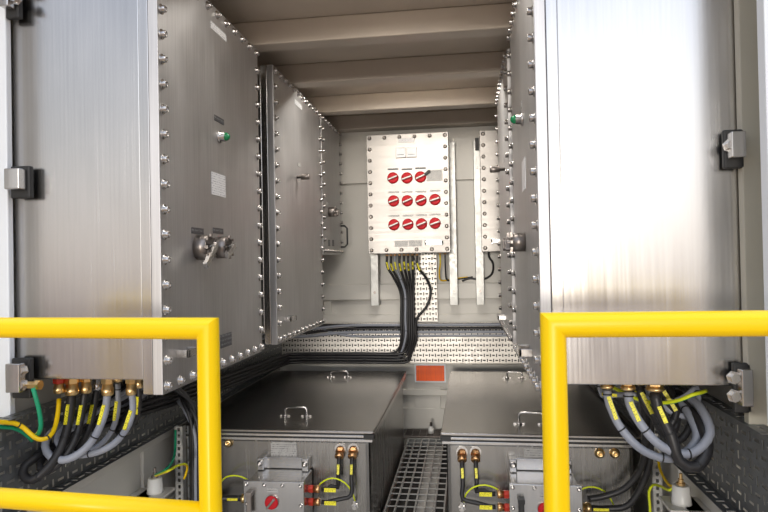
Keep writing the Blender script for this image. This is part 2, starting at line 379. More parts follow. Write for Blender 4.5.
# ------------------------------------------------------------------ control panel on the back wall
PY = 4.40
def front_panel(name, label, cat, x0, x1, z0, z1, y0, y1, nx, nz):
    t = thing(name, ((x0+x1)/2, (y0+y1)/2, z0), label, cat)
    b = MB(); b.box(x0+.03, x1-.03, y0+.05, y1, z0+.02, z1-.03); obj('body', b, STEELP, t, .003)
    b = MB(); b.box(x0, x1, y0+.026, y0+.052, z0-.004, z1); obj('flange', b, STEELP, t, .002)
    b = MB(); b.box(x0, x1, y0, y0+.025, z0, z1); obj('cover', b, STEELP, t, .0025)
    i = .024
    bolts(t, (0, -1, 0), [(x, y0, z) for x in (x0+i, x1-i) for z in spread(z0+i, z1-i, nz)] + [(x, y0, z) for z in (z0+i, z1-i) for x in spread(x0+i, x1-i, nx)[1:-1]], .010, .012, DARKST)
    return t
pl_, pr_ = -.712, -.115; pz0, pz1 = .068, .935
pan = front_panel('control_panel', 'steel control panel with eleven red rotary switches on the back wall', 'control panel', pl_, pr_, pz0, pz1, PY, 4.58, 6, 11)
def fplate(parent, px, py, w, h, m, Y=PY, name='label_plate', label=None, th=.003):
    q = at(px, py, Y); b = MB(); b.box(q.x-w/2, q.x+w/2, Y-th, Y, q.z-h/2, q.z+h/2); return obj(name, b, m, parent, label=label)
def red_switch(parent, q, r=.040, tilt=25):
    b = MB(); b.lathe(q, (0, -1, 0), [(0, r*1.04), (.006, r*1.04), (.0065, r), (.014, r*.97), (.015, r*.7)], 24, 0, True, [1, 1, 0, 0, 0]); o = obj('rotary_switch', b, [RED, DARKST], parent)
    M = Matrix.Translation(Vector(q)+Vector((0, -.02, 0))) @ Matrix.Rotation(R(-tilt), 4, 'Y')
    k = MB(); k.box(-r*.9, r*.9, -.012, .008, -r*.17, r*.17, 0, M); obj('handle', k, STEELP, o, .003); return o
for row in ([(393, 178), (407, 178), (420.5, 177)], [(393.6, 201), (407.3, 200.8), (421, 200.4), (435, 199.6)], [(394, 224.8), (408, 224.4), (421.5, 224), (435, 223.3)]):
    for i, (px, py) in enumerate(row):
        q = at(px, py, PY); red_switch(pan, q, tilt=22+random.uniform(-5, 5))
        fplate(pan, px, py-8.8, .078, .013, LABD if row[0][1] == 178 else LABS)
fplate(pan, 406.5, 140.5, .118, .030, LABW, label='white name plate')
for px, py in ((401, 152.9), (412, 152.4)):
    q = at(px, py, PY); b = MB(); b.box(q.x-.037, q.x+.037, PY-.012, PY, q.z-.037, q.z+.037); o = obj('meter', b, DARKST, pan, .002)
    b = MB(); b.box(q.x-.034, q.x+.034, PY-.014, PY-.012, q.z-.034, q.z+.034); b.box(q.x-.026, q.x+.022, PY-.0145, PY-.014, q.z-.018, q.z-.014, 1); obj('dial', b, [WHITE, RUB], o, label='pale meter face')
fplate(pan, 434.5, 175.5, .112, .080, LABS, label='engraved instruction plate')
fplate(pan, 401.3, 243.8, .096, .046, LABS); fplate(pan, 415.4, 243.3, .096, .046, LABS)
q = at(434, 242.5, PY); b = MB(); b.box(q.x-.062, q.x+.062, PY-.018, PY-.012, q.z-.014, q.z+.014); b.box(q.x-.066, q.x-.056, PY-.02, PY, q.z-.016, q.z+.016, 1); b.box(q.x+.056, q.x+.066, PY-.02, PY, q.z-.016, q.z+.016, 1); obj('clip_holder', b, [BOLT, RUB], pan)
q = at(427.5, 173, PY); b = MB(); b.box(-.024, .024, -.022, 0, -.010, .010, 0, Matrix.Translation(q) @ Matrix.Rotation(R(-35), 4, 'Y')); obj('key', b, RUB, pan, .002, label='black key handle')
# small panel at the right of the back wall
pan2 = front_panel('switch_panel', 'narrow bolted steel panel on the back wall, half hidden by the right cabinets', 'control panel', .108, .62, .068, .935, 4.42, 4.58, 5, 11)
q = at(494, 241, 4.42); b = MB(); b.box(q.x-.02, q.x+.06, 4.39, 4.398, q.z-.014, q.z+.014); b.box(q.x-.02, q.x-.008, 4.39, 4.42, q.z-.02, q.z+.02); obj('latch', b, BOLT, pan2, .002)
# brackets posts carrying the panels (each its own)
def post(label, px, ztop, zbot, w=.062, m=GALV):
    x = px; t = thing('support_post', (x, 4.62, zbot), label, 'support post', 'support posts behind the panels')
    b = MB(); b.box(x-w/2, x+w/2, 4.60, 4.604, zbot, ztop); b.box(x-w/2, x-w/2+.004, 4.60, 4.662, zbot, ztop); b.box(x+w/2-.004, x+w/2, 4.60, 4.662, zbot, ztop); obj('channel', b, m, t, .001)
    for z in (zbot+.10, ztop-.20):
        if z < .05 or z > .6: 
            q = MB(); q.lathe((x, 4.60, z), (0, -1, 0), [(0, .011), (.006, .011)], 6, 0, False); obj('bolt', q, DARKST, t)
zpb = at(450, 305, 4.6).z
post('galvanised post under the lower left corner of the control panel', at(374.5, 280, 4.6).x, .92, zpb)
post('galvanised post just right of the control panel', at(453.5, 280, 4.6).x, .90, zpb)
post('galvanised post just left of the narrow right panel, black slot at its top', at(480, 280, 4.6).x, .90, zpb)
q = at(477, 144, 4.58); b = MB(); b.box(q.x-.014, q.x+.014, 4.578, 4.598, q.z-.045, q.z+.045); tag(obj('slot_cover', b, RUB), 'black slot cover at the top of the post beside the narrow right panel', 'slot cover')

# ------------------------------------------------------------------ perforated cable trays
def perforated(org, U, V, nu, nv, cu_, cv_, mb, hs=(.0195, .0105), vs=(.0085, .024)):
    org = Vector(org); U = Vector(U); V = Vector(V)
    def P(a, b): return org+U*a+V*b
    for i in range(nu):
        for j in range(nv):
            w, h = hs if (i+j) % 2 else vs
            a0, a1 = i*cu_, (i+1)*cu_; b0, b1 = j*cv_, (j+1)*cv_; am, bm = (a0+a1)/2, (b0+b1)/2
            c0, c1, d0, d1 = am-w/2, am+w/2, bm-h/2, bm+h/2
            mb.quad(P(a0, b0), P(a1, b0), P(c1, d0), P(c0, d0)); mb.quad(P(a1, b0), P(a1, b1), P(c1, d1), P(c1, d0))
            mb.quad(P(a1, b1), P(a0, b1), P(c0, d1), P(c1, d1)); mb.quad(P(a0, b1), P(a0, b0), P(c0, d0), P(c0, d1))
def tray(label, org, U, V, nu, nv, cu_, cv_, lips, m, nrm, lip=.045, back=0, **k):
    mb = MB(); perforated(org, U, V, nu, nv, cu_, cv_, mb, **k)
    nrm = Vector(nrm); U = Vector(U); V = Vector(V); org = Vector(org)
    if lips:
        for b0 in (0, nv*cv_):
            o2 = org+V*b0; perforated(o2, U, nrm, nu, 1, cu_, lip, mb, **k)
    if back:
        o2 = org-nrm*back; mb.quad(o2, o2+U*nu*cu_, o2+U*nu*cu_+V*nv*cv_, o2+V*nv*cv_, 1)  # added dark sheet that stands for the shade behind the slots
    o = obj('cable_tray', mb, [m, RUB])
    s = o.modifiers.new('thick', 'SOLIDIFY'); s.thickness = .0015
    return tag(o, label, 'cable tray')
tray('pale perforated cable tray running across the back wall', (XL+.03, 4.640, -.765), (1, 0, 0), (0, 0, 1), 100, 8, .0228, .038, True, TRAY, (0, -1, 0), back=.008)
x0 = at(413.5, 290, 4.64).x
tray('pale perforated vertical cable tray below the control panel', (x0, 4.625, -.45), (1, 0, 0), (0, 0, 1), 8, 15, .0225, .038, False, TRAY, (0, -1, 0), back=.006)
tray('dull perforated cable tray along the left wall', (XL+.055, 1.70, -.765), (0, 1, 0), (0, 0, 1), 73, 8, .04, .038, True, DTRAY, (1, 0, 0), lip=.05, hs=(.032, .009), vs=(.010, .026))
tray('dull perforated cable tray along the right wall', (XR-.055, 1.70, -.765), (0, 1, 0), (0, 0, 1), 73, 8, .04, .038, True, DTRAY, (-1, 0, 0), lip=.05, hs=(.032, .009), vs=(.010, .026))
xs = at(186, 460, 2.76).x
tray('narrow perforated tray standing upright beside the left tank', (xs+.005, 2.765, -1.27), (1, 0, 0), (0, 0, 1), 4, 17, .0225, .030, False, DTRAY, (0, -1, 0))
# slotted uprights
def upright(label, x, y, z0, z1):
    mb = MB(); perforated((x-.02, y, z0), (1, 0, 0), (0, 0, 1), 1, int((z1-z0)/.03), .04, .03, mb, hs=(.012, .016), vs=(.012, .016))
    mb.box(x-.021, x-.018, y, y+.03, z0, z1); mb.box(x+.018, x+.021, y, y+.03, z0, z1); return tag(obj('slotted_upright', mb, GALV), label, 'slotted channel')
upright('slotted steel upright between the left wall and the left tank', at(179, 460, 2.75).x, 2.75, -1.27, -.76)
upright('slotted steel upright between the right tank and the right wall', at(657, 460, 2.75).x, 2.75, -1.27, -.50)

# reflector plate on back wall
qa, qb = at(416, 365.5, 4.655), at(444.5, 381, 4.655)
t = thing('reflector', ((qa.x+qb.x)/2, 4.66, qb.z), 'rectangular orange reflector on the back wall between the tanks', 'reflector')
b = MB(); b.box(qa.x-.012, qb.x+.012, 4.654, 4.668, qb.z-.012, qa.z+.012); obj('frame', b, WHITE, t, .002)
b = MB(); b.box(qa.x, qb.x, 4.648, 4.656, qb.z, qa.z); obj('reflector_lens', b, ORG, t, .002, label='orange ribbed lens')

# ------------------------------------------------------------------ tanks
POLISH = mat('polished_tank_steel', (.31, .30, .285), .26, 1, brush=(60, 60, 1.5), amp=.03, colvar=.04, nscale=3)
def tank(label, x0, x1, side):
    y0, y1, zt = 2.83, 4.42, -.79; t = thing('tank', ((x0+x1)/2, (y0+y1)/2, -1.42), label, 'tank')
    b = MB(); b.box(x0+.022, x1-.022, y0+.03, y1-.03, -1.38, zt-.045); obj('body', b, POLISH, t, .02)
    b = MB()
    for k, x in enumerate((x0+.05, x1-.12)):
        for y in (y0+.1, y1-.2): b.box(x, x+.07, y, y+.07, -1.42, -1.378)
    obj('feet', b, DARKST, t)
    b = MB(); b.box(x0+.004, x1-.004, y0+.004, y1, zt-.052, zt-.038); obj('lower_flange', b, STEEL, t, .002)
    b = MB(); b.box(x0+.012, x1-.012, y0+.014, y1-.008, zt-.038, zt-.030); obj('gasket', b, RUB, t)
    b = MB(); b.box(x0, x1, y0, y1, zt-.030, zt-.018); obj('upper_flange', b, STEEL, t, .002)
    b = MB(); b.box(x0+.006, x1-.006, y0+.006, y1-.004, zt-.018, zt-.012); obj('gasket', b, RUB, t)
    b = MB(); b.box(x0, x1, y0, y1, zt-.012, zt); obj('lid', b, TANK, t, .003)
    for x in (x0, x1):
        b = MB(); b.box(x-.003 if x == x0 else x-.045, x+.045 if x == x0 else x+.003, y0-.004, y0+.03, zt-.036, zt-.014); obj('corner_pad', b, RUB, t, label='black rubber corner pad')
    return t
tk1 = tank('left steel tank with a wide brushed lid, orange reflector to its right', -1.43, -.452, -1)
tk2 = tank('right steel tank with a wide brushed lid, behind the right yellow barrier post', -.135, .745, 1)
def lid_handle(parent, pa, pb, hgt):
    a = atz(*pa, -.79); b_ = atz(*pb, -.79); y = (a.y+b_.y)/2; x0, x1 = a.x, b_.x
    m = MB(); m.tube([(x0, y, -.79), (x0, y, -.79+hgt-.01), (x0+.01, y, -.79+hgt), (x1-.01, y, -.79+hgt), (x1, y, -.79+hgt-.01), (x1, y, -.79)], .006, 8)
    for x in (x0, x1): m.cyl((x, y, -.79), (x, y, -.782), .017, 14); m.box(x-.026, x+.026, y-.008, y+.008, -.79, -.783)
    obj('lift_handle', m, BOLT, parent)
lid_handle(tk1, (285, 416), (307, 416), .045); lid_handle(tk1, (331, 377), (348, 377), .04)
lid_handle(tk2, (519, 424), (543, 424), .055); lid_handle(tk2, (507, 378), (522, 378), .04)
TY = 2.86
def tplate(parent, x0, y0, x1, y1, m=LABS):
    a, b_ = at(x0, y0, TY), at(x1, y1, TY); b = MB(); b.box(a.x, b_.x, TY-.003, TY+.001, b_.z, a.z); obj('rating_plate', b, m, parent)
tplate(tk1, 271, 441.5, 297, 461); tplate(tk2, 524, 448, 546, 468)
def plug(parent, px, py, r=.019):
    q = at(px, py, TY); b = MB(); b.lathe(q, (0, -1, 0), [(0, r*1.2), (.004, r*1.2), (.0041, r), (.016, r), (.02, r*.7), (.0201, r*.35), (.012, r*.3)], 12); obj('brass_plug', b, BRASS, parent)
plug(tk1, 229, 442.5); plug(tk2, 599.5, 453); plug(tk2, 614.5, 453)
GL = []
for tk, px, py in ((tk1, 340.5, 448.5), (tk1, 353.5, 448.5), (tk2, 462, 451.5), (tk2, 475.5, 451.5)):
    q = at(px, py, TY); gland(tk, q, .017, COPPER, (0, -.75, -.66), .05)
    m = MB(); m.lathe(q, (0, -1, 0), [(0, .027), (.005, .027)], 14); obj('washer', m, BOLT, tk)
# junction boxes with red switch on the tank fronts
def jbox(label, x0p, x1p, ztp, swp, hndp, tank_):
    a = at(x0p, ztp, 2.66); b_ = at(x1p, ztp, 2.66); x0, x1, zt = a.x, b_.x, a.z
    t = thing('junction_box', ((x0+x1)/2, 2.74, zt-.22), label, 'junction box')
    m = MB(); m.box(x0+.01, x1-.01, 2.67, 2.845, zt-.22, zt-.001); obj('housing', m, STEEL, t, .006)
    m = MB(); m.box(x0, x1, 2.652, 2.672, zt-.23, zt+.004); obj('cover', m, STEEL, t, .003)
    m = MB(); m.box(x0+.02, x1-.03, 2.835, 2.86, zt, zt+.055); m.box(x0+.012, x0+.045, 2.80, 2.86, zt, zt+.06); m.box(x1-.05, x1-.017, 2.80, 2.86, zt, zt+.06); obj('mounting_bracket', m, STEEL, t, .004)
    bolts(t, (0, -1, 0), [(x, 2.652, zt-.012) for x in spread(x0+.014, x1-.014, 4)] + [(x0+.014, 2.652, zt-.10), (x1-.014, 2.652, zt-.10)], .006, .007)
    bolts(t, (0, -1, 0), [(x0+.028, 2.80, zt+.035), (x1-.034, 2.80, zt+.035)], .010, .01)
    q = at(*swp, 2.652); red_switch(t, q, .030, 50)
    m = MB(); m.box(q.x-.02, q.x+.03, 2.649, 2.652, q.z+.045, q.z+.062); obj('label_plate', m, LABS, t)
    q = at(*hndp, 2.652); m = MB(); m.box(q.x-.011, q.x+.011, 2.618, 2.632, q.z-.09, q.z+.005); m.box(q.x-.014, q.x+.014, 2.615, 2.652, q.z-.006, q.z+.014); obj('lever', m, DARKST if x0 < -.6 else RUB, t, .003)
    return t, x0, x1, zt
jb1, j1x0, j1x1, j1z = jbox('steel junction box with a red switch on the left tank front', 244, 304, 481, (272, 502), (251, 493), tk1)
jb2, j2x0, j2x1, j2z = jbox('pale steel junction box on the right tank front, behind the barrier post', 509, 582, 484, (545, 509), (521, 500), tk2)
def sgland(parent, x, y, z, s, m=COPPER, cap=REDG, ln=.055): gland(parent, (x, y, z), .0145, m, (s, 0, 0), ln, cap=cap)

# ------------------------------------------------------------------ grating
gx0, gx1, gy0, gy1 = -.450, -.138, 2.84, 4.42
m = MB()
for x in spread(gx0+.004, gx1-.004, 7): m.box(x-.004, x+.004, gy0, gy1, -1.290, -1.274)
y = gy0
while y <= gy1+.001: m.box(gx0, gx1, y-.003, y+.003, -1.281, -1.275); y += .0875
m.box(gx0, gx1, gy1-.004, gy1+.004, -1.32, -1.275)
tag(obj('floor_grating', m, GALV), 'galvanised steel floor grating between the two tanks', 'grating')
m = MB()
for x in spread(-.48, -.06, 9): m.box(x-.002, x+.002, 4.46, 4.64, -1.30, -1.27)
for y in spread(4.46, 4.64, 6): m.box(-.48, -.06, y-.002, y+.002, -1.29, -1.27)
tag(obj('floor_grating', m, DARKST), 'dark fine floor grating against the back wall', 'grating')
for x in (-.448, -.14):
    m = MB(); m.box(x-.006, x+.006, gy0, 4.66, -1.42, -1.32); struct('trim_%d' % (14 if x < -.3 else 15), m, DARKST)
m = MB(); m.box(-.448, -.305, 2.80, 4.69, -1.42, -1.415); m.box(-.205, -.138, 2.80, 4.69, -1.42, -1.415); struct('trim_17', m, RUB)
m = MB(); m.box(-.44, -.14, 4.43, 4.455, -1.42, -1.32); struct('trim_16', m, DARKST)
# earth studs at the grating's far end
for px, py, lb in ((391, 425, 'small earth stud at the far left of the floor grating'), (431, 424, 'small earth stud at the far right of the floor grating')):
    q = at(px, py, 4.55); t = thing('earth_stud', (q.x, q.y, -1.27), lb, 'earth terminal')
    m = MB(); m.lathe((q.x, 4.55, -1.27), (0, 0, 1), [(0, .022), (.035, .022), (.036, .012), (.05, .012)], 12); obj('insulator', m, PORC, t)
    m = MB(); m.lathe((q.x, 4.55, -1.22), (0, 0, 1), [(0, .01), (.03, .01)], 6, 0, False); obj('nut', m, DARKST, t)

# ------------------------------------------------------------------ cables
def cable(pts, r, m, label, group=None, tags=(), name='cable', cat='cable', split=None, ties=()):
    P = cr_path(pts, .018); mb = MB(); mb.tube(P, r, 10, 0, 1 if split else None)
    o = tag(obj(name, mb, [m, split] if split else m), label, cat, group)
    def arc(d):
        s = 0
        for i in range(len(P)-1):
            l = (P[i+1]-P[i]).length
            if s+l >= d: return P[i].lerp(P[i+1], (d-s)/l), (P[i+1]-P[i]).normalized()
            s += l
        return P[-1], (P[-1]-P[-2]).normalized()
    for d0, d1 in tags:
        a, t1 = arc(d0); b_, t2 = arc(d1); off = Vector((0, -1, 0))*(r+.001)
        ax = (b_-a).normalized(); w = ax.cross(Vector((0, 1, 0)))
        if w.length < .1: w = Vector((1, 0, 0))
        w.normalize(); n = w.cross(ax)
        q = MB(); M = Matrix((( w.x, n.x, ax.x, 0), (w.y, n.y, ax.y, 0), (w.z, n.z, ax.z, 0), (0, 0, 0, 1))).to_4x4(); M.translation = a+Vector((0, -r-.002, 0))
        L_ = (b_-a).length; w_ = min(r*.6, .0058); q.box(-w_, w_, -.0012, .0012, 0, L_, 0, M); obj('cable_marker', q, TAGM, o, label='yellow marker sleeve')
    for d in ties:
        a, t1 = arc(d); q = MB(); q.lathe(a-t1*.002, t1, [(0, r+.0015), (.004, r+.0015)], 12); obj('cable_tie', q, RUB, o)
    return o
ZB = -.354
# left cabinet glands and looping cables
Lg = [  # px, radius, depth, sheath, loop depth index
    (72, .0145, 1.90, BLK), (86, .0115, 1.93, BLK), (97, .011, 1.98, BLK), (107.5, .0125, 1.90, GREY), (118, .009, 1.99, GREY), (131, .011, 1.91, GREY), (139, .009, 2.02, BLK)]
names = ['thick black cable under the front left cabinet, widest loop at far left', 'black cable second from the left under the front left cabinet, inside the widest loop',
         'black cable beside the leftmost grey one under the front left cabinet', 'thick grey cable at the middle of the cables under the front left cabinet',
         'thin grey cable between two thicker grey ones under the front left cabinet', 'grey cable farthest right under the front left cabinet', 'thin black cable at the right end below the front left cabinet']
loopz = [-.69, -.63, -.61, -.585, -.56, -.565, -.54]; loopx = [-1.44, -1.40, -1.38, -1.385, -1.36, -1.34, -1.32]
def wallrun(i): return -.475-.028*(i % 4), -1.43+.028*(i//4)
for i, ((px, r, Y, m), nm) in enumerate(zip(Lg, names)):
    q = at(px, 381, Y); q.z = ZB
    gland(cab1, q, r*1.25, BRASS if i not in (2,) else BOLT, (0, 0, -1), .072 if i != 4 else .045)
    z, x = wallrun(i); lz, lx = loopz[i], loopx[i]
    LP = {0: [(71.5, 400, 0), (68, 425, -.02), (60, 450, -.05), (47, 469, -.085), (33, 480, -.105), (24, 476, -.10), (25, 466, -.08), (40, 455, -.03), (58, 444, .06)],
          1: [(84, 400, 0), (81, 420, -.02), (74, 442, -.05), (62, 461, -.08), (49, 471, -.10), (40, 468, -.10), (43, 459, -.06), (58, 449, .02)],
          2: [(95, 400, 0), (92, 418, -.02), (85, 437, -.04), (73, 455, -.06), (61, 463, -.09), (52, 459, -.10), (55, 450, -.05), (68, 441, .03)],
          3: [(107, 398, 0), (104, 416, -.02), (94, 438, -.04), (80, 453, -.05), (64, 460, -.06), (51, 457, -.06), (45, 446, -.04), (50, 434, .0), (68, 424, .10)],
          4: [(118, 396, 0), (118, 410, -.01), (113, 428, -.02), (103, 442, -.03), (88, 451, -.05), (72, 452, -.07), (61, 444, -.08), (63, 434, -.04), (80, 424, .03)],
          5: [(132, 395, 0), (133, 408, -.01), (129, 424, -.02), (118, 440, -.02), (103, 450, -.02), (84, 455, -.02), (67, 452, -.02), (57, 441, -.01), (62, 430, .03), (82, 419, .12)],
          6: [(139, 396, 0), (139, 408, .0), (135, 422, .02), (126, 431, .06), (118, 430, .14)]}[i]
    Pn = [(q.x, Y, ZB-.05)] + [at(a, b, Y+c) for a, b, c in LP] + [(x+.01, 2.42, z-.015), (x, 2.62, z)]
    if i in (1, 6):    # these go down the upright tray beside the tank
        xs_ = at(192+4*(i == 6), 460, 2.73).x
        Pn += [(x+.045, 2.70, z-.05), (xs_-.005, 2.725, z-.13), (xs_, 2.725, -.80), (xs_, 2.725, -1.24)]
    else:
        Pn += [(x, 3.2, z), (x, 3.8, z), (x, 4.3, z), (x+.01, 4.52, z), (x+.06, 4.61, z), (x+.2, 4.628-.0*i, z)]
        k = {0: 0, 2: 1, 3: 2, 4: 3, 5: 4}[i]
        zz, yy = -.475-.028*(k % 4), 4.628-.026*(k//4)
        Pn += [(-.9, yy, zz), (-.3, yy, zz), (.3, yy, zz), (XR-.12, yy, zz)]
    cable(Pn, r, m, nm, 'cables under the front left cabinet', [(.05+.01*(i % 3), .115+.01*(i % 3))], ties=(.02, .16, .30))
# right cabinet cables
Rg = [(607, .0125, 1.93, GREY), (628, .0135, 1.91, GREY), (655, .0165, 1.90, BLK), (640, .011, 1.99, BLK), (648, .010, 2.04, GREY), (600, .008, 2.05, GREY), (662, .012, 2.02, BLK), (634, .010, 2.07, BLK)]
rn = ['grey cable farthest left under the front right cabinet', 'thick grey cable in the big loop under the front right cabinet', 'thickest black cable looping in front under the front right cabinet',
      'black cable hanging behind the thickest one under the front right cabinet', 'thin grey cable at the back of the right-hand loop', 'thin grey cable running nearly level under the front right cabinet',
      'black cable at the right end, inside the big loop under the front right cabinet', 'thin black cable deepest inside the big loop under the front right cabinet']
ends = [(700, 440, .66), (712, 430, .70), (705, 460, .73), (690, 450, .69), (700, 405, .70), (690, 430, .6)]
for i, ((px, r, Y, m), nm) in enumerate(zip(Rg, rn)):
    q = at(px, 386, Y); q.z = -.364
    gland(cab4, q, r*1.25, BRASS, (0, 0, -1), .03)
    z, x = -.475-.028*(i % 4), XR-.07-.028*(i//4)
    lz = [-.585, -.565, -.60, -.55, -.49, -.445, -.53, -.50][i]; rx = [.655, .685, .675, .66, .70, .70, .63, .61][i]
    Pn = [(q.x, Y, -.40), (q.x+.004, Y-.005, -.44), (q.x+.035+.02*(i == 5), Y-.02, -.42*.45+lz*.55), (q.x*.6+rx*.4, Y-.03, lz+.012), (q.x*.25+rx*.75, Y-.03, lz-.006), (rx+.012, Y+.0, lz+.045), (rx+.01, Y+.08, lz+.11), (rx-.0, Y+.22, (lz+.13+z)/2+.02), (x, Y+.6, z)]
    if i != 5: Pn += [(x, 3.1, z), (x, 3.8, z), (x, 4.3, z), (x-.01, 4.52, z), (x-.05, 4.60, z-.0)]
    else:
        xs_ = at(664, 460, 2.73).x; Pn = Pn[:-1]+[(x-.03, 2.55, z-.03), (x-.06, 2.70, z-.1)]
    cable(Pn, r, m, nm, 'cables under the front right cabinet', [(.015+.01*(i % 3), .085)] if i != 4 else (), ties=(.012, .12, .26, .5, .7))
# black tank cable at the right, curving down behind the right tank's corner
Pn = [at(642, 392, 2.55), at(645, 420, 2.62), at(645, 450, 2.68), at(640, 470, 2.72), at(625, 488, 2.74), at(605, 496, 2.75), at(588, 499, 2.75)]
cable(Pn, .014, BLK, 'thick black cable curving down beside the right tank front to its junction box', ties=(.2, .4))
# bundle from the control panel down to the lower tray, then left and along the left wall
pg = [387, 391, 395, 399.5, 404, 408, 412.5, 417]
pn = ['leftmost', 'second', 'third', 'fourth', 'fifth', 'sixth', 'seventh', 'rightmost']
for i, px in enumerate(pg):
    q = at(px, 255, 4.50); q.z = .088
    gland(pan, q, .009, COPPER, (0, 0, -1), .04)
    k = i % 4; j = i//4; xm = at(401+2.1*i, 300, 4.6).x; ym = 4.598-.02*j
    z = -.69-.021*k; y2 = 4.60-.022*j
    Pn = [(q.x, 4.50, .055), (q.x, 4.51, -.03), ((q.x*.5+xm*.5), 4.56, -.12), (xm, ym, -.24), (xm, ym-.015, -.42), (xm, ym-.02, -.56)]
    if i == 7: Pn = [(q.x, 4.50, .055), (q.x+.005, 4.51, -.04), (q.x+.06, 4.55, -.12), (q.x+.09, ym, -.22), (q.x+.06, ym-.02, -.33), (xm+.01, ym-.02, -.42), (xm, ym-.02, -.52), (xm, ym-.02, -.58)]
    Pn += [(xm-.02-.01*k, y2, z+.045), (xm-.09, y2, z), (-.8, y2, z), (-1.2, y2, z), (-1.36+.018*j, y2-.03, z), (-1.40+.02*j, y2-.12, z), (-1.415+.022*j, 4.1, z+.015), (-1.415+.022*j, 3.4, z+.05), (-1.415+.022*j, 2.95, z+.085)]
    if i % 2 == 0 and i < 5:
        xs_ = at(198-3*(i//2), 460, 2.71).x
        Pn += [(-1.40+.02*j, 2.80, z+.09), ((-1.40+xs_)/2, 2.735, z+.06), (xs_, 2.715, z-.06), (xs_, 2.715, -1.0), (xs_, 2.715, -1.25)]
    else: Pn += [(-1.415+.022*j, 2.45, z+.125), (-1.42+.022*j, 2.12, z+.15)]
    cable(Pn, .0095, BLK if i != 2 else GREY, '%s of the eight cables hanging from the control panel, %s' % (pn[i], 'looping out to the right' if i == 7 else 'running down to the lower tray'), 'cables from the control panel',
          [(.05+.012*(i % 2), .11+.012*(i % 2))], ties=(.2, .36, .6, 1.0))
# short cables between panel and post
for i, (px, dx, lb) in enumerate(((440, -.01, 'thin yellow-tagged cable hanging under the right end of the control panel'), (445, .0, 'thin black cable under the right corner of the control panel'))):
    q = at(px, 255, 4.52); q.z = .088; gland(pan, q, .008, COPPER, (0, 0, -1), .035)
    cable([(q.x, 4.52, .06), (q.x, 4.53, -.02), (q.x+dx, 4.57, -.08), (q.x+dx+.01, 4.62, -.14), (q.x+.08, 4.645, -.135), (q.x+.2, 4.66, -.12)], .006, WYEL if i == 0 else BLK, lb, None, [] if i else [(.03, .07)])
q = at(489, 255, 4.52)
cable([(q.x, 4.52, .09), (q.x, 4.53, .03), (q.x+.03, 4.57, -.02), (q.x+.02, 4.61, -.1), (q.x-.05, 4.64, -.14), (q.x-.14, 4.655, -.13), (q.x-.2, 4.66, -.15)], .008, BLK, 'black cable hanging under the narrow right panel')

# tank gland cables
def tankc(tk, gp, jx, jz, s, lb, Ym=2.79):
    q = at(*gp, TY)+Vector((0, -.75, -.66))*.045
    e = Vector((jx+s*.055, 2.76, jz))
    Pn = [q, q+Vector((0, -.015, -.04)), q+Vector((-.002*s, -.02, -.10)), Vector((q.x, 2.78, (q.z-.12)*.4+jz*.6)), Vector((q.x*.6+e.x*.4, 2.77, jz+.012)), e+Vector((s*.03, 0, .002)), e]
    cb = cable(Pn, .010, BLK, lb, 'tank cables', [(.03, .075)], ties=())
    a = e+Vector((s*.015, -.013, 0)); b = MB(); b.box(min(a.x, a.x+s*.055), max(a.x, a.x+s*.055), a.y-.001, a.y+.001, a.z-.008, a.z+.010)
    obj('cable_marker', b, TAGM, cb, label='yellow marker sleeve')
z1 = at(320, 489, 2.76).z; z2 = at(320, 502, 2.76).z
for z in (z1, z2): sgland(jb1, j1x1-.008, 2.76, z, 1)
tankc(tk1, (340.5, 448.5), j1x1, z1, 1, 'upper black cable between the left tank and its junction box')
tankc(tk1, (353.5, 448.5), j1x1, z2, 1, 'lower black cable between the left tank and its junction box')
z3 = at(500, 494, 2.76).z; z4 = at(500, 507, 2.76).z
for z in (z3, z4): sgland(jb2, j2x0+.008, 2.76, z, -1)
tankc(tk2, (475.5, 451.5), j2x0, z3, -1, 'upper black cable between the right tank and its junction box')
tankc(tk2, (462, 451.5), j2x0, z4, -1, 'lower black cable between the right tank and its junction box')
# gland + stub cable on outer sides of the boxes
zz = at(235, 498, 2.76).z; gland(jb1, (j1x0+.008, 2.76, zz), .017, BRASS, (-1, 0, 0), .06)
cable([(j1x0-.05, 2.76, zz), (j1x0-.12, 2.755, zz), (at(212, 498, 2.74).x, 2.74, zz-.01), (at(205, 510, 2.73).x, 2.73, zz-.06), (at(203, 520, 2.73).x, 2.73, zz-.2)], .014, BLK, 'black cable entering the left side of the left junction box', None, [(.015, .065)])
zz = at(592, 508, 2.76).z; gland(jb2, (j2x1-.008, 2.76, zz), .019, BRASS, (1, 0, 0), .06)
cable([(j2x1+.05, 2.76, zz), (j2x1+.12, 2.76, zz), (at(630, 500, 2.74).x, 2.745, zz+.03), (at(648, 475, 2.72).x, 2.72, at(648, 470, 2.72).z), (at(651, 430, 2.66).x, 2.66, at(651, 430, 2.66).z), (at(650, 395, 2.6).x, 2.6, at(650, 395, 2.6).z)], .014, BLK, 'black cable with a yellow marker entering the right side of the right junction box', None, [(.01, .075)])
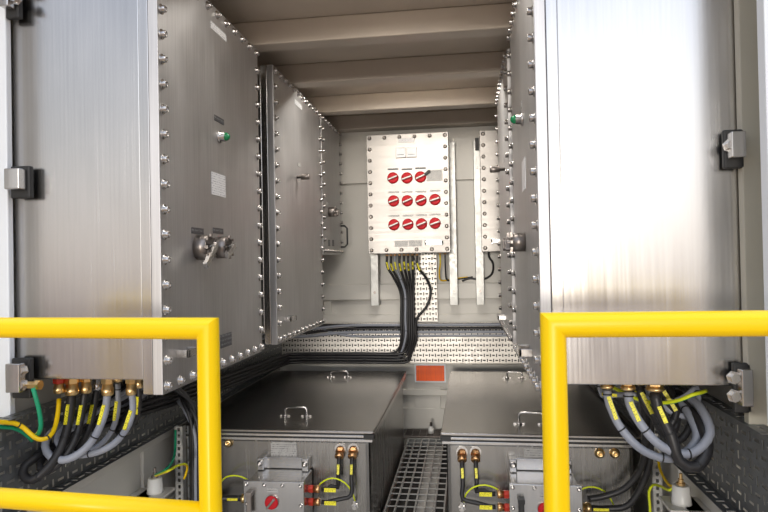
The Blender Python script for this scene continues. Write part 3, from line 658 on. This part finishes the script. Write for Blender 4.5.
# yellow earth wires (arcs on tank fronts)
def wire(pts, Y, lb, m=LIME, r=.0035, split=None, last=None): 
    P = [at(x, y, Y+dy) for x, y, dy in pts]; return cable(P, r, m, lb, None, (), 'earth_wire', 'earth wire', split)
wire([(319, 490, -.02), (320, 484, -.02), (328, 479, -.03), (336, 478.5, -.03), (345, 483, -.02), (352, 492, 0), (355, 501, .03)], 2.80, 'thin yellow wire arching over the left tank front beside its junction box')
wire([(464, 502, .0), (466, 494, -.01), (474, 487, -.03), (485, 485, -.03), (495, 488, -.03), (501, 492, -.02)], 2.80, 'thin yellow wire arching beside the left side of the right junction box')
wire([(578, 493, -.02), (584, 488, -.03), (594, 487, -.03), (604, 491, -.02), (610, 498, .0), (614, 506, .02)], 2.80, 'thin yellow wire arching right of the right junction box')
wire([(222, 481, -.0), (226, 477, -.02), (234, 475.5, -.03), (242, 477, -.03), (248, 480, -.01)], 2.80, 'thin yellow wire arching left of the left junction box')
for px, py, tk in ((355, 506, tk1), (462, 508, tk2)):
    q = at(px, py, 2.845); m = MB(); m.lathe(q, (0, -1, 0), [(-.02, .018), (.003, .018), (.004, .010), (.025, .010)], 6, 0, False); m.box(q.x-.006, q.x+.006, q.y-.02, q.y-.012, q.z-.005, q.z+.03); obj('earth_terminal', m, BOLT, tk)
# striped earth wires at the outer edges
cable([at(-22, 418, 1.62), at(0, 422, 1.68), at(14, 423, 1.72), at(24, 428, 1.74), at(34, 437, 1.75), at(42, 439.5, 1.76), at(50, 436, 1.78), at(55, 427, 1.82), at(58, 412, 1.86), at(59, 399, 1.88)], .0072, WYEL, 'yellow earth wire sweeping in from the left edge to a red gland', None, [(.40, .455)], 'earth_wire', 'earth wire', ties=(.13, .23))
cable([at(-22, 423, 1.64), at(0, 427, 1.70), at(13, 428, 1.735), at(24, 433, 1.76), at(33, 441, 1.775)], .006, GRN, 'green earth wire lying just under the yellow one at the left edge', None, (), 'earth_wire', 'earth wire')
q = at(59, 381, 1.88); q.z = ZB; gland(cab1, q, .0145, BRASS, (0, 0, -1), .062, cap=REDG, label='brass gland with a red collar')
cable([at(33, 388, 1.74), at(36, 398, 1.74), at(39, 410, 1.745), at(41, 424, 1.75), at(39, 433, 1.76), at(33, 437, 1.78)], .0068, GRN, 'short green wire hanging from the stud beside the lower left clamp', None, (), 'earth_wire', 'earth wire', LIME)
q = at(33, 385, 1.76); t = thing('earth_stud', q, 'brass earth stud beside the lower left cabinet clamp', 'earth terminal')
m = MB(); m.lathe(q+Vector((-.04, 0, 0)), (1, 0, 0), [(0, .012), (.05, .012), (.051, .016), (.066, .016)], 6, 0, False); obj('stud', m, BRASS, t)
cable([at(612, 387, 2.1), at(640, 400, 2.0), at(662, 403, 1.95), at(680, 400, 1.92), at(692, 395, 1.9), at(700, 393, 1.92), at(706, 391, 1.95)], .006, LIME, 'green and yellow earth wire below the right end of the front right cabinet', None, (), 'earth_wire', 'earth wire', GRN)
# insulators on the side wall ledges, with wires
def insul(px, py, X, lb, s):
    q = atx(px, py, X); t = thing('earth_insulator', (q.x, q.y, q.z-.05), lb, 'insulator')
    zt = -1.13
    m = MB(); m.lathe((q.x, q.y, q.z-.06), (0, 0, 1), [(0, .036), (.01, .034), (.065, .030), (.068, .026)], 20); obj('insulator_body', m, PORC, t)
    m = MB(); m.lathe((q.x, q.y, q.z+.008), (0, 0, 1), [(0, .016), (.008, .016), (.009, .010), (.022, .010), (.023, .006), (.042, .006)], 8, 0, False); obj('stud', m, DARKST if s else BRASS, t)
    m = MB(); zt = q.z-.06
    m.box(q.x-.06, q.x+.06, q.y-.07, q.y+.07, zt-.012, zt); m.box((XL if X < 0 else XR), q.x, q.y-.07, q.y+.07, zt-.012, zt); obj('bracket', m, PAINT, t, .002)
    return q
qi = insul(155, 479, -1.40, 'white porcelain insulator with a stud by the left wall', 1)
qj = insul(681, 487, .77, 'white porcelain insulator with a stud by the right wall', 0)
cable([qi+Vector((0, 0, .018)), at(165, 470, 2.45), at(172, 462, 2.55), at(175, 452, 2.66), at(175.5, 440, 2.7), at(175.5, 430, 2.72)], .0055, GRN, 'green wire rising from the left insulator to the cable tray', None, (), 'earth_wire', 'earth wire')
cable([qi+Vector((0, 0, .014)), at(168, 471, 2.42), at(178, 465.5, 2.55), at(186, 464.5, 2.66), at(187, 470, 2.7), at(184, 479, 2.7)], .0055, LIME, 'yellow wire arching from the left insulator to the upright', None, (), 'earth_wire', 'earth wire', WYEL)
cable([qj+Vector((0, 0, .018)), at(671, 486, 2.45), at(663, 476, 2.6), at(659, 465, 2.68), at(658, 452, 2.71)], .0055, WYEL, 'yellow wire rising from the right insulator behind the upright', None, (), 'earth_wire', 'earth wire')
cable([qj+Vector((0, 0, .014)), at(670, 490, 2.42), at(660, 486, 2.6), at(653, 485, 2.7), at(649, 492, 2.72), at(650, 508, 2.72), at(650, 520, 2.72)], .0055, WYEL, 'yellow and green wire arching from the right insulator over the upright', None, (), 'earth_wire', 'earth wire', LIME)

# ------------------------------------------------------------------ yellow barriers in the opening
def barrier(label, xi, xo, ztop, zlow, Y, turn):
    t = thing('safety_barrier', (xi, Y, ZFL), label, 'barrier'); r = .0235
    s = 1 if xo > xi else -1
    m = MB(); n = 32; K = [(math.cos(2*math.pi*k/n)*r, math.sin(2*math.pi*k/n)*r) for k in range(n)]
    for a, b in K: m.v.append((xi+a, Y+b, ZFL+.008))
    for a, b in K: m.v.append((xi+a, Y+b, ztop-s*a))
    for a, b in K: m.v.append((xo-a, Y+b, ztop-s*a))
    for a, b in K: m.v.append((xo-a, Y+b, ZFL+.008))
    for j in range(3):
        for k in range(n):
            m.f.append((j*n+k, j*n+(k+1) % n, (j+1)*n+(k+1) % n, (j+1)*n+k)); m.m.append(0); m.s.append(True)
    fr = obj('frame_tube', m, YEL, t)
    em = fr.modifiers.new('edge', 'EDGE_SPLIT'); em.split_angle = R(32)
    m = MB(); m.cyl((xi, Y, zlow), (xo, Y, zlow), r*.95, 28); obj('lower_rail', m, YEL, t)
    t.rotation_euler.z = turn
    for x in (xi, xo):
        m = MB(); m.box(x-.05, x+.05, Y-.05, Y+.05, ZFL, ZFL+.01); obj('foot_plate', m, YEL, t, .002)
q = at(208, 329, 1.24); barrier('left yellow tubular barrier in front of the front left cabinet', q.x, -1.42, at(100, 329, 1.24).z, at(205, 513, 1.24).z, 1.24, -.075)
q = at(553, 325, 1.17); barrier('right yellow tubular barrier in front of the front right cabinet', q.x, .80, at(660, 324.5, 1.17).z, -.56, 1.17, .03)

# ------------------------------------------------------------------ lift everything so that the container floor is at z = 0
for o in list(SC.objects):
    if o.parent is None: o.location.z -= ZFL
